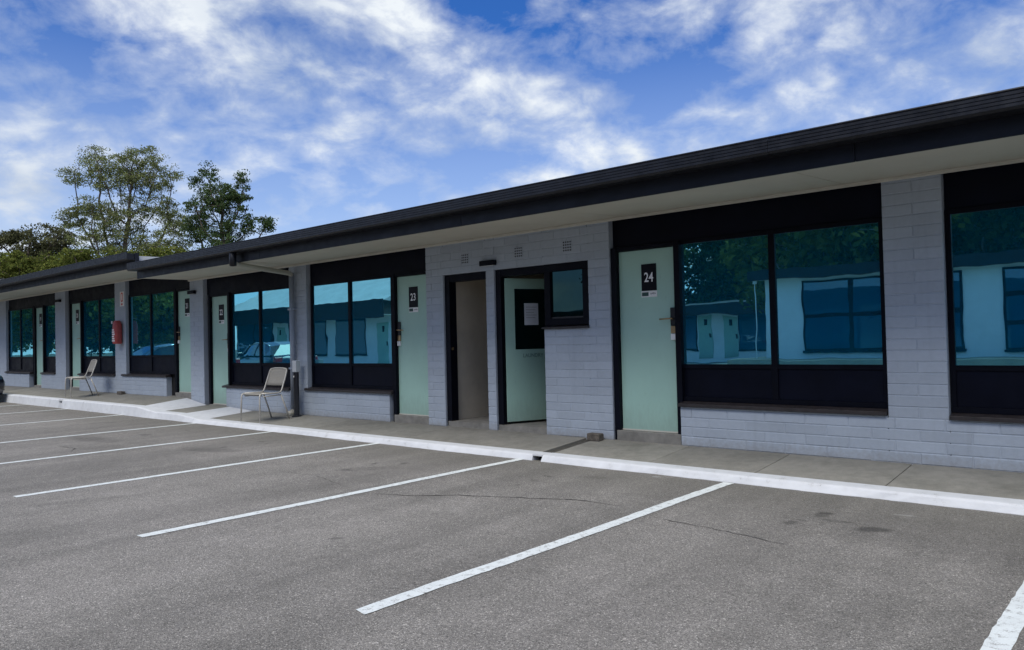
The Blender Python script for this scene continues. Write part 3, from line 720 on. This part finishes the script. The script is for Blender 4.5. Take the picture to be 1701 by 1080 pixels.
mb.box(-18.42, -18.34, -.0068, -.006, 2.325, 2.37, 'sign_red'); mb.build('plate', fs_)

pb = thing('power_post', (-11.12, -.14, .12), 'black service post with grey switch box beside the downpipe', 'post')
mb = MB(); mb.tube([(-11.11, -.15, .11), (-11.11, -.15, .855)], .045, 'bollard_black', 14); mb.lathe([(.085, .115), (.085, .13), (.05, .14)], (-11.11, -.15, 0), 'bollard_black', 14); mb.build('tube', pb, smooth=False)
onebox('switch_box', pb, -11.165, -11.055, -.19, -.10, .857, 1.05, 'grey_box', .006)
onebox('warning_sticker', pb, -11.125, -11.095, -.1985, -.196, .77, .80, 'white_plastic')

b1 = MB().box(-5.20, -5.03, -.155, -.045, .118, .205, 'old_brick').build('loose_brick', None, .008)
tag(b1, 'weathered brown brick lying at the wall beside door 24', 'brick', 'loose bricks on the footpath')
b2 = MB().box(-18.42, -18.19, -.13, -.03, .274, .345, 'old_brick').build('loose_brick', None, .008)
tag(b2, 'dark brick lying at the foot of the pillar under the fire extinguisher', 'brick', 'loose bricks on the footpath')

# ------------------------------------------------------------------ chairs
def chair(loc, rz, label):
    o = thing('chair', loc, label, 'chair', 'beige stacking chairs on the footpath'); o.rotation_euler.z = rz
    ROOTLOC.pop(o.name)
    w, d, h = .235, .44, .45; F = 'chair_frame'; r = .0125       # local: front towards -Y
    for s in (-1, 1):
        MB().tube([(s * .255, -.245, 0), (s * .245, -.235, .40), (s * .24, -.225, h - .015), (s * w, -.19, h)], r, F, 10).build('leg', o, smooth=True)
        MB().tube([(s * .245, .33, 0), (s * .24, .25, .22), (s * .232, .17, h - .03)], r, F, 10).build('leg', o, smooth=True)
        MB().tube([(s * w, -.195, h), (s * w, .12, h), (s * w, .165, h + .012), (s * w, .19, h + .05), (s * w * .99, .265, .70), (s * w * .95, .298, .80), (s * w * .86, .308, .828)], r, F, 10).build('side_rail', o, smooth=True)
        MB().tube([(s * w, -.17, h - .045), (s * w, .17, h - .035)], .009, F, 8).build('under_rail', o, smooth=True)
        for y in (-.25, .33): pass
    MB().tube([(-w * .87, .308, .828), (-.1, .315, .84), (.1, .315, .84), (w * .87, .308, .828)], r, F, 10).build('top_rail', o, smooth=True)
    MB().tube([(-w, -.185, h - .03), (w, -.185, h - .03)], .009, F, 8).build('front_rail', o, smooth=True)
    def sheetgrid(pts, name, hw):
        vs = []; fs = []; n = 9
        for y, z, dip in pts:
            for j in range(n):
                u = -1 + 2 * j / (n - 1); vs.append((u * hw, y + dip[0] * (1 - u * u), z + dip[1] * (1 - u * u)))
        for i in range(len(pts) - 1):
            for j in range(n - 1): fs.append((i * n + j, i * n + j + 1, (i + 1) * n + j + 1, (i + 1) * n + j))
        ob = MB().add(vs, fs, 'chair_weave').build(name, o, smooth=True)
        so = ob.modifiers.new('solid', 'SOLIDIFY'); so.thickness = .006
    sheetgrid([(-.21, h - .012, (0, 0)), (-.18, h + .004, (0, -.006)), (-.05, h + .002, (0, -.015)), (.08, h + .002, (0, -.015)), (.17, h + .004, (0, -.01))], 'seat', w - .004)
    sheetgrid([(.222, .56, (.004, 0)), (.240, .62, (.012, 0)), (.266, .70, (.016, 0)), (.290, .78, (.012, 0)), (.306, .828, (.006, 0))], 'backrest', w - .012)
    return o
chair((-11.22, -.70, .093), R(4), 'beige metal chair standing in front of the room 22 window')
chair((-19.12, -.66, .235), R(-6), 'distant beige metal chair standing in front of the room 20 window')

# ------------------------------------------------------------------ cars
def car(name, loc, rz, paint, label):
    o = thing(name, loc, label, 'car'); o.rotation_euler.z = rz; ROOTLOC.pop(o.name)
    # local: nose towards +Y at y=0, tail at y=-4.3
    st = [(-0.02, .34, .58, .62, .60), (-.10, .22, .68, .78, .74), (-.35, .18, .76, .86, .82), (-.9, .17, .86, .895, .86), (-1.25, .17, .93, .90, .87), (-1.7, .17, .96, .905, .88), (-2.6, .17, .98, .905, .88),
          (-3.5, .18, 1.0, .90, .87), (-3.95, .22, .99, .87, .84), (-4.22, .32, .93, .80, .76), (-4.30, .42, .80, .70, .66)]
    vs = []; fs = []
    for y, zb, zt, hw, hb in st:
        sec = [(-hb * .9, zb), (-hb, zb + .06), (-hw, zb + (zt - zb) * .45), (-hw * .985, zb + (zt - zb) * .8), (-hw * .88, zt - .01), (-hw * .45, zt + .02), (0, zt + .028),
               (hw * .45, zt + .02), (hw * .88, zt - .01), (hw * .985, zb + (zt - zb) * .8), (hw, zb + (zt - zb) * .45), (hb, zb + .06), (hb * .9, zb)]
        vs += [(x, y, z) for x, z in sec]
    n = 13
    for i in range(len(st) - 1):
        for j in range(n): fs.append((i * n + j, (i + 1) * n + j, (i + 1) * n + (j + 1) % n, i * n + (j + 1) % n))
    fs += [tuple(range(n)), tuple(range((len(st) - 1) * n, len(st) * n))[::-1]]
    body = MB().add(vs, fs, paint).build('body', o, smooth=True)
    # greenhouse
    gs = [(-1.12, .93, .80, .01), (-1.75, 1.36, .66, .42), (-2.2, 1.44, .64, .47), (-3.0, 1.43, .63, .45), (-3.6, 1.32, .62, .34), (-4.02, .98, .70, .01)]
    vs = []; fs = []
    for y, zt, hw, hh in gs:
        vs += [(-.84, y, zt - hh), (-hw, y, zt - .03 * (hh > .1)), (-hw * .5, y, zt + .015), (hw * .5, y, zt + .015), (hw, y, zt - .03 * (hh > .1)), (.84, y, zt - hh)]
    for i in range(len(gs) - 1):
        for j in range(5): fs.append((i * 6 + j, (i + 1) * 6 + j, (i + 1) * 6 + j + 1, i * 6 + j + 1))
    mb = MB().add(vs, fs, 'car_glass')
    k = mb.slot(paint)
    for q in range(len(fs)):
        i, j = divmod(q, 5)
        if j in (1, 2, 3) and 1 <= i <= 3: mb.m[q] = k
    mb.build('cabin', o, smooth=False)
    for s in (-1, 1):
        for p0, p1 in (((-1.12, .84, .92), (-1.75, .665, 1.335)), ((-2.55, .842, .98), (-2.55, .64, 1.40)), ((-4.0, .80, .98), (-3.6, .63, 1.295))):
            MB().tube([(s * p0[1], p0[0], p0[2]), (s * p1[1], p1[0], p1[2])], .03, paint, 6).build('pillar', o)
        MB().tube([(s * .665, -1.75, 1.335), (s * .645, -2.2, 1.415), (s * .635, -3.0, 1.405), (s * .63, -3.6, 1.295)], .02, 'chrome', 6).build('window_trim', o, smooth=True)
        mb = MB(); mb.box(s * .95 - .09, s * .95 + .09, -1.42, -1.30, .96, 1.10, paint); mb.build('mirror', o, .02)
        mb = MB().add([(s * .42, -.015, .60), (s * .70, -.13, .64), (s * .80, -.36, .74), (s * .60, -.20, .735), (s * .45, -.07, .68)], [(0, 1, 2, 3, 4)], 'lamp_glass')
        hl = mb.build('headlight', o); so = hl.modifiers.new('s', 'SOLIDIFY'); so.thickness = .03; so.offset = 0
        mb = MB(); mb.box(s * .66 - .14, s * .66 + .14, -4.31, -4.15, .74, .92, 'tail_red'); mb.build('tail_light', o, .02)
        for y in (-.82, -3.45):
            wh = MB(); c = (s * .80, y, .315)
            wh.lathe([(.20, -.10), (.30, -.10), (.315, -.07), (.315, .07), (.30, .10), (.20, .10)], c, 'tyre', 22, 'X'); wo_ = wh.build('wheel', o, smooth=False)
            rm = MB(); rm.lathe([(.05, s * .085), (.20, s * .075), (.205, s * .10), (.19, s * .102), (.185, s * .06)], c, 'rim', 22, 'X')
            for q in range(5):
                a = q * 2 * math.pi / 5; rm.tube([(c[0] + s * .09, c[1] + .03 * math.cos(a), c[2] + .03 * math.sin(a)), (c[0] + s * .085, c[1] + .19 * math.cos(a), c[2] + .19 * math.sin(a))], .025, 'rim', 6)
            rm.build('rim', wo_)
    MB().box(-.5, .5, -.06, .0, .30, .46, 'rubber').build('grille', o, .01)
    MB().box(-.19, .19, .0, .012, .36, .46, 'plate_white').build('number_plate', o)
    return o
car('parked_car', (-23.75, -1.03, 0), 0.0, 'car_dark', 'dark car parked nose-in at the far kerb by room 19')
car('parked_car', (-27.2, -8.2, 0), R(100), 'car_dark', 'dark car standing across the car park, mirrored in the room 22 window')

# ------------------------------------------------------------------ the rest of the court (seen in the window reflections)
def wing(name, label, x0, x1, yw, zf, zt, mat, wins, doors, roof_mat, ridge, depth=7.0, over=1.0, f0=-.03, f1=.22):
    o = thing(name, ((x0 + x1) / 2, yw, zf), label, 'building')
    mb = MB(); mb.box(x0, x1, yw - depth, yw, zf - .8, zt, mat); w = mb.build('wall', o)
    for (a, c, z0, z1, cols, rows) in wins:
        f = MB().box(a, c, yw - .02, yw + .03, z0, z1, 'black_trim').build('window', o)
        cw = (c - a) / cols; rh = (z1 - z0) / rows
        for i in range(cols):
            for j in range(rows):
                onebox('pane', f, a + i * cw + .05, a + (i + 1) * cw - .05, yw + .031, yw + .036, z0 + j * rh + .05, z0 + (j + 1) * rh - .05, 'court_glass')
        onebox('sill', f, a - .03, c + .03, yw + .001, yw + .07, z0 - .06, z0 - .001, 'black_trim')
    for (a, c, z0, z1) in doors:
        d = onebox('door', o, a, c, yw + .001, yw + .03, z0, z1, 'mint')
        onebox('room_number_sign', d, a + .3, a + .48, yw + .031, yw + .036, z1 - .45, z1 - .15, 'sign_black')
        onebox('lever_handle', d, c - .12, c - .04, yw + .031, yw + .06, z0 + 1.0, z0 + 1.2, 'metal_dark')
    onebox('fascia_board', o, x0 - .3, x1 + .3, yw + over, yw + over + .05, zt + f0, zt + f1, 'fascia_paint')
    onebox('soffit', o, x0 - .3, x1 + .3, yw + .002, yw + over - .001, zt - .01, zt + .02, 'soffit')
    ym = yw - depth / 2
    MB().add([(x0 - .3, yw + over, zt + f1 - .04), (x1 + .3, yw + over, zt + f1 - .04), (x1 + .3, ym, zt + ridge), (x0 - .3, ym, zt + ridge), (x0 - .3, yw - depth - .5, zt + .18), (x1 + .3, yw - depth - .5, zt + .18)],
             [(0, 1, 2, 3), (3, 2, 5, 4), (0, 3, 4), (1, 5, 2)], roof_mat).build('roof', o)
    return o
glass('court_glass', (0.16, 0.20, 0.26), (0.015, 0.12, 0.22), 0.45)
terr = MB().box(-8.2, 30, -40, -9.7, -.05, .70, 'terrace_tan').build('terrace'); tag(terr, kind='structure')
wing('court_building', 'white walled wing across the car park, mirrored in the room 24 and 25 windows', -7.75, 16, -11.0, .71, 2.66, 'white_block',
     [(-6.82, -3.42, .89, 2.58, 3, 2), (-2.68, -0.2, .87, 2.58, 2, 3), (3.2, 6.2, .89, 2.58, 3, 2)], [(.3, 1.1, .71, 2.55)], 'roof_sheet', .28, over=.35)
far_w = [(-20.6, -18.2, .56, 2.5, 2, 1), (-16.05, -13.2, .56, 2.5, 2, 1), (-24.6, -22.0, .56, 2.5, 2, 1), (-11.9, -9.6, .56, 2.5, 2, 1)]
wing('court_building', 'distant court wing with paired mint doors, mirrored in the left pane of room 24', -27.0, -8.6, -27.6, .12, 2.55, 'white_block',
     [(-22.6, -18.2, .62, 2.54, 3, 1), (-16.05, -13.2, .56, 2.54, 2, 1), (-26.8, -23.6, .56, 2.54, 2, 1), (-11.9, -8.9, .56, 2.54, 2, 1)], [(-18.13, -17.43, .2, 2.28), (-16.86, -16.1, .2, 2.25), (-13.0, -12.2, .2, 2.25), (-23.5, -22.7, .2, 2.25)], 'roof_sheet', .6, over=.9, f0=-.25, f1=.3)
wing('court_building', 'court wing with pale metal roof, mirrored in the room 23 window', -41.5, -27.2, -15.5, .10, 2.6, 'white_block',
     [(-31.8, -29.4, .78, 2.59, 2, 1), (-36.0, -32.6, .78, 2.59, 2, 1), (-41.3, -37.5, .78, 2.59, 2, 1)], [(-28.5, -27.75, .2, 2.3), (-37.2, -36.3, .2, 2.3)], 'pale_roof', 2.6, over=1.0, f0=-.12, f1=.70)
# white light pole beside the corner of the near wing
lp = thing('light_pole', (-7.9, -10.75, 0), 'slim white pole with small lamp head, mirrored beside the centre mullion of room 24', 'pole')
MB().tube([(-7.9, -10.75, 0), (-7.9, -10.75, 2.55)], .014, 'white_plastic', 8).build('shaft', lp)
onebox('lamp_head', lp, -7.95, -7.85, -10.80, -10.70, 2.55, 2.68, 'white_plastic', .01)

# neighbouring house behind the far wing
hs = thing('neighbour_house', (-56, 4.2, 0), 'neighbouring house with pale roof, its corner showing above the far eaves', 'building')
onebox('wall', hs, -62, -50.9, 2.2, 6.2, 0, 5.45, 'beige_block')
MB().add([(-62.6, 1.6, 5.4), (-50.3, 1.6, 5.4), (-50.3, 6.8, 5.4), (-62.6, 6.8, 5.4), (-59.5, 4.2, 6.75), (-53.2, 4.2, 6.75)], [(0, 1, 5, 4), (1, 2, 5), (2, 3, 4, 5), (3, 0, 4), (0, 3, 2, 1)], 'pale_roof').build('roof', hs)
onebox('window', hs, -56, -54.2, 2.17, 2.22, 3.4, 4.8, 'plain_glass')

# ------------------------------------------------------------------ trees
def grow(name, label, base, blobs, nattr, leaves_per, leaf, leafmat_, bark, seed, depthr=1.0, trunk_z=3.0, clump=.55, flat=.55, step=.28, group='trees behind the motel', dens=None, cat='tree', trunk_r=.22):
    rng = np.random.default_rng(seed)
    U = np.array([math.cos(YAW), math.sin(YAW), 0]); V = np.array([-math.sin(YAW), math.cos(YAW), 0]); Zv = np.array([0, 0, 1.0])
    o = thing(name, base, label, cat, group); ROOTLOC.pop(o.name)
    vol = np.array([bl[2] * bl[3] for bl in blobs]); pr = vol / vol.sum(); A = []
    while len(A) < nattr:
        u_, z_, ru, rz = blobs[rng.choice(len(blobs), p=pr)]
        q = rng.normal(size=3); q /= np.linalg.norm(q); q *= rng.random() ** (1 / 2.4)
        A.append(U * (u_ + q[0] * ru) + V * (q[1] * min(ru, 1.6) * depthr) + Zv * (z_ + q[2] * rz))
    A = np.array(A)
    nodes = [np.array([0, 0, 0.0])]; par = [-1]
    zz = 0.0
    while zz < trunk_z:
        zz += step; nodes.append(nodes[-1] + np.array([rng.normal() * .02, rng.normal() * .02, step])); par.append(len(nodes) - 2)
    alive = np.ones(len(A), bool); nodes = [np.array(q) for q in nodes]
    for it in range(140):
        NP = np.array(nodes); idx = np.where(alive)[0]
        if len(idx) == 0: break
        D = np.linalg.norm(A[idx][:, None] - NP[None], axis=2); near = D.argmin(1); dm = D.min(1)
        grew = {}
        for k, nn in zip(idx, near):
            dv = A[k] - NP[nn]; grew.setdefault(nn, []).append(dv / (np.linalg.norm(dv) + 1e-6))
        for nn, ds in grew.items():
            dvec = np.mean(ds, 0) + rng.normal(size=3) * .12 + np.array([0, 0, .08]); dvec /= np.linalg.norm(dvec) + 1e-6
            nodes.append(NP[nn] + dvec * step); par.append(nn)
        alive[idx[dm < step * 1.25]] = False
        if len(nodes) > 5000: break
    n = len(nodes); w = np.zeros(n); kids = np.zeros(n, int)
    for i in range(n - 1, 0, -1):
        if kids[i] == 0: w[i] = 1
        w[par[i]] += w[i]; kids[par[i]] += 1
    rad = trunk_r * (w / w[0]) ** .48; rad = np.maximum(rad, .011)
    vs = []; fs = []
    for i in range(1, n):
        a = nodes[par[i]]; c = nodes[i]; d = c - a; d = d / (np.linalg.norm(d) + 1e-9)
        ref = np.array([1, 0, 0]) if abs(d[0]) < .8 else np.array([0, 1, 0]); p1 = np.cross(d, ref); p1 /= np.linalg.norm(p1); p2 = np.cross(d, p1)
        k = 5 if rad[i] > .05 else 3; b0 = len(vs)
        for pt, rr in ((a, min(rad[par[i]], rad[i] * 1.35)), (c, rad[i])):
            for j in range(k):
                an = 2 * math.pi * j / k; vs.append(tuple(pt + (p1 * math.cos(an) + p2 * math.sin(an)) * rr))
        for j in range(k): fs.append((b0 + j, b0 + (j + 1) % k, b0 + k + (j + 1) % k, b0 + k + j))
    tm = MB().add(vs, fs, bark).build('trunk', o)
    # leaves
    m_ = nattr * leaves_per
    ci = np.repeat(np.arange(nattr), leaves_per)
    cs = clump * rng.uniform(.5, 1.25, nattr)[ci]
    q = rng.normal(size=(m_, 3)); q /= np.linalg.norm(q, axis=1)[:, None]; q *= (rng.random(m_) ** .5)[:, None]
    C = A[ci] + q * np.stack([cs, cs, cs * flat], 1)
    d1 = rng.normal(size=(m_, 3)); d1[:, 2] -= .25; d1 /= np.linalg.norm(d1, axis=1)[:, None]
    d2 = np.cross(d1, rng.normal(size=(m_, 3))); d2 /= np.linalg.norm(d2, axis=1)[:, None]
    ll = leaf[0] * rng.uniform(.6, 1.25, m_)[:, None]; lw_ = leaf[1] * rng.uniform(.6, 1.25, m_)[:, None]
    d3 = np.cross(d1, d2) * ll * .12
    Pv = np.stack([C - d1 * ll / 2, C + d2 * lw_ / 2 + d3, C + d1 * ll / 2, C - d2 * lw_ / 2 + d3], 1).reshape(-1, 3)
    me = bpy.data.meshes.new('crown'); me.vertices.add(m_ * 4); me.vertices.foreach_set('co', Pv.ravel())
    me.loops.add(m_ * 4); me.loops.foreach_set('vertex_index', np.arange(m_ * 4)); me.polygons.add(m_)
    me.polygons.foreach_set('loop_start', np.arange(m_) * 4); me.polygons.foreach_set('loop_total', np.full(m_, 4))
    me.materials.append(MATS[leafmat_]); me.update(calc_edges=True)
    cr = bpy.data.objects.new('crown', me); COL.objects.link(cr); cr.parent = o
    return o
blA = [(-1.1, 12.5, 1.5, 1.2), (1.3, 12.9, 1.5, .85), (.5, 11.6, 2.0, 1.3), (-2.5, 11.7, .8, .5), (-3.2, 12.1, .4, .3), (2.6, 11.6, 1.1, .9), (-1.8, 9.8, 1.3, .9), (-2.9, 9.3, .7, .8),
       (0, 9.4, 2.0, 1.3), (2.4, 9.8, 1.1, .9), (3.4, 8.85, .8, .7), (-1.5, 8.0, 1.5, 1.0), (.7, 7.7, 1.8, 1.1), (3.0, 7.7, 1.3, .9), (0, 6.3, 2.6, 1.2)]
grow('tall_tree', 'tall airy tree with thin yellow-green foliage, left of the two behind the roof', (-48.3, 12.0, 0), blA, 820, 50, (.135, .062), 'leaf_light', 'bark', 11, trunk_z=4.0, clump=.50, flat=.5)
blB = [(-.6, 10.05, .45, .6), (-1.45, 9.7, .28, .6), (-1.5, 10.4, .1, .25), (-.3, 9.0, 1.0, .7), (1.05, 9.7, .32, .55), (.85, 8.9, .5, .55), (-.9, 8.2, 1.05, .75), (.45, 8.3, .8, .75), (-1.35, 7.25, .7, .7), (0, 7.0, 1.2, .85), (1.5, 7.5, .8, .5), (2.2, 7.4, .35, .35), (0, 5.8, 1.8, .9)]
grow('dark_tree', 'smaller dark green tree right of the airy one, behind the roof', (-36.0, 12.0, 0), blB, 430, 52, (.115, .062), 'leaf_dark', 'bark', 23, trunk_z=3.6, clump=.38, trunk_r=.16)
blC = [(-1.8, 9.75, 1.1, .7), (.9, 9.6, 1.6, 1.0), (0, 8.3, 2.6, .9), (-4.2, 9.2, 1.6, 1.0), (-1.5, 7.2, 3.6, 1.0)]
grow('brown_tree', 'brownish bushy tree at the far left above the eaves', (-63.2, 12.0, 0), blC, 420, 60, (.20, .11), 'leaf_brown', 'bark', 31, trunk_z=4.5, clump=.6)
blD = [(-.35, 6.4, 1.7, .75), (2.2, 6.4, 1.1, .6), (-2.6, 6.4, 1.5, .8), (.7, 5.8, 2.2, .8), (-1.2, 5.4, 2.6, .9), (3.4, 5.9, .8, .5)]
grow('green_shrub', 'dense olive green shrub in front of the brownish tree, far left', (-50.1, 7.9, 0), blD, 420, 70, (.15, .09), 'leaf_green', 'bark', 41, trunk_z=2.5, clump=.45, cat='shrub')
# low filler foliage between and below the two trees
blE = [(-2.6, 6.4, 1.0, .5), (-.4, 6.3, 1.1, .5), (2.3, 6.3, 1.1, .45), (0, 5.5, 3.0, .7)]
grow('low_tree', 'low bushy green tree filling the gap below the airy tree', (-42.8, 10.0, 0), blE, 260, 60, (.15, .085), 'leaf_green', 'bark', 47, trunk_z=3.0, clump=.42)
# trees behind the court, seen in the glass; far-left ones added to block sky
for i, (x, y, h, lab) in enumerate([(-9.5, -19.5, 10.0, 'leafy tree behind the white wing, mirrored at top of the right pane of room 24'), (-3.5, -21, 10.0, 'leafy tree mirrored above the white wing in the room 25 window'), (-15.5, -37, 10.5, 'leafy tree mirrored above the paired mint doors'),
                                    (-21.5, -38, 10.5, 'leafy tree mirrored in the upper left of the room 24 window'), (-10.5, -37.5, 11.0, 'leafy tree mirrored beside the centre mullion of room 24'), (-27.5, -37, 10.0, 'leafy tree behind the distant court wing, left end'), (-45.5, -13.5, 7.0, 'leafy tree added to block the sky mirrored in the glass left of door 21'), (-53.5, -13.5, 7.5, 'leafy tree mirrored in the window behind the distant chair, added to block the sky there'), (-63.5, -13.5, 8.0, 'leafy tree added to block the sky mirrored in the farthest window by the parked car'), (-75, -13.0, 8.5, 'leafy tree added at the far end of the court to block reflected sky')]):
    bl = [(0, h * .75, 4.0, h * .22), (-3.0, h * .6, 3.0, h * .2), (3.0, h * .58, 3.0, h * .22), (0, h * .45, 4.4, h * .14), (.8, h * .9, 2.2, h * .1), (0, h * .3, 4.4, h * .14)]
    grow('court_tree', lab, (x, y, 0), bl, 260, 70, (.34, .20), 'leaf_dark' if i % 2 else 'leaf_green', 'bark_pale', 60 + i, trunk_z=1.6, clump=1.0, step=.5, depthr=1.6, group='trees behind the court')
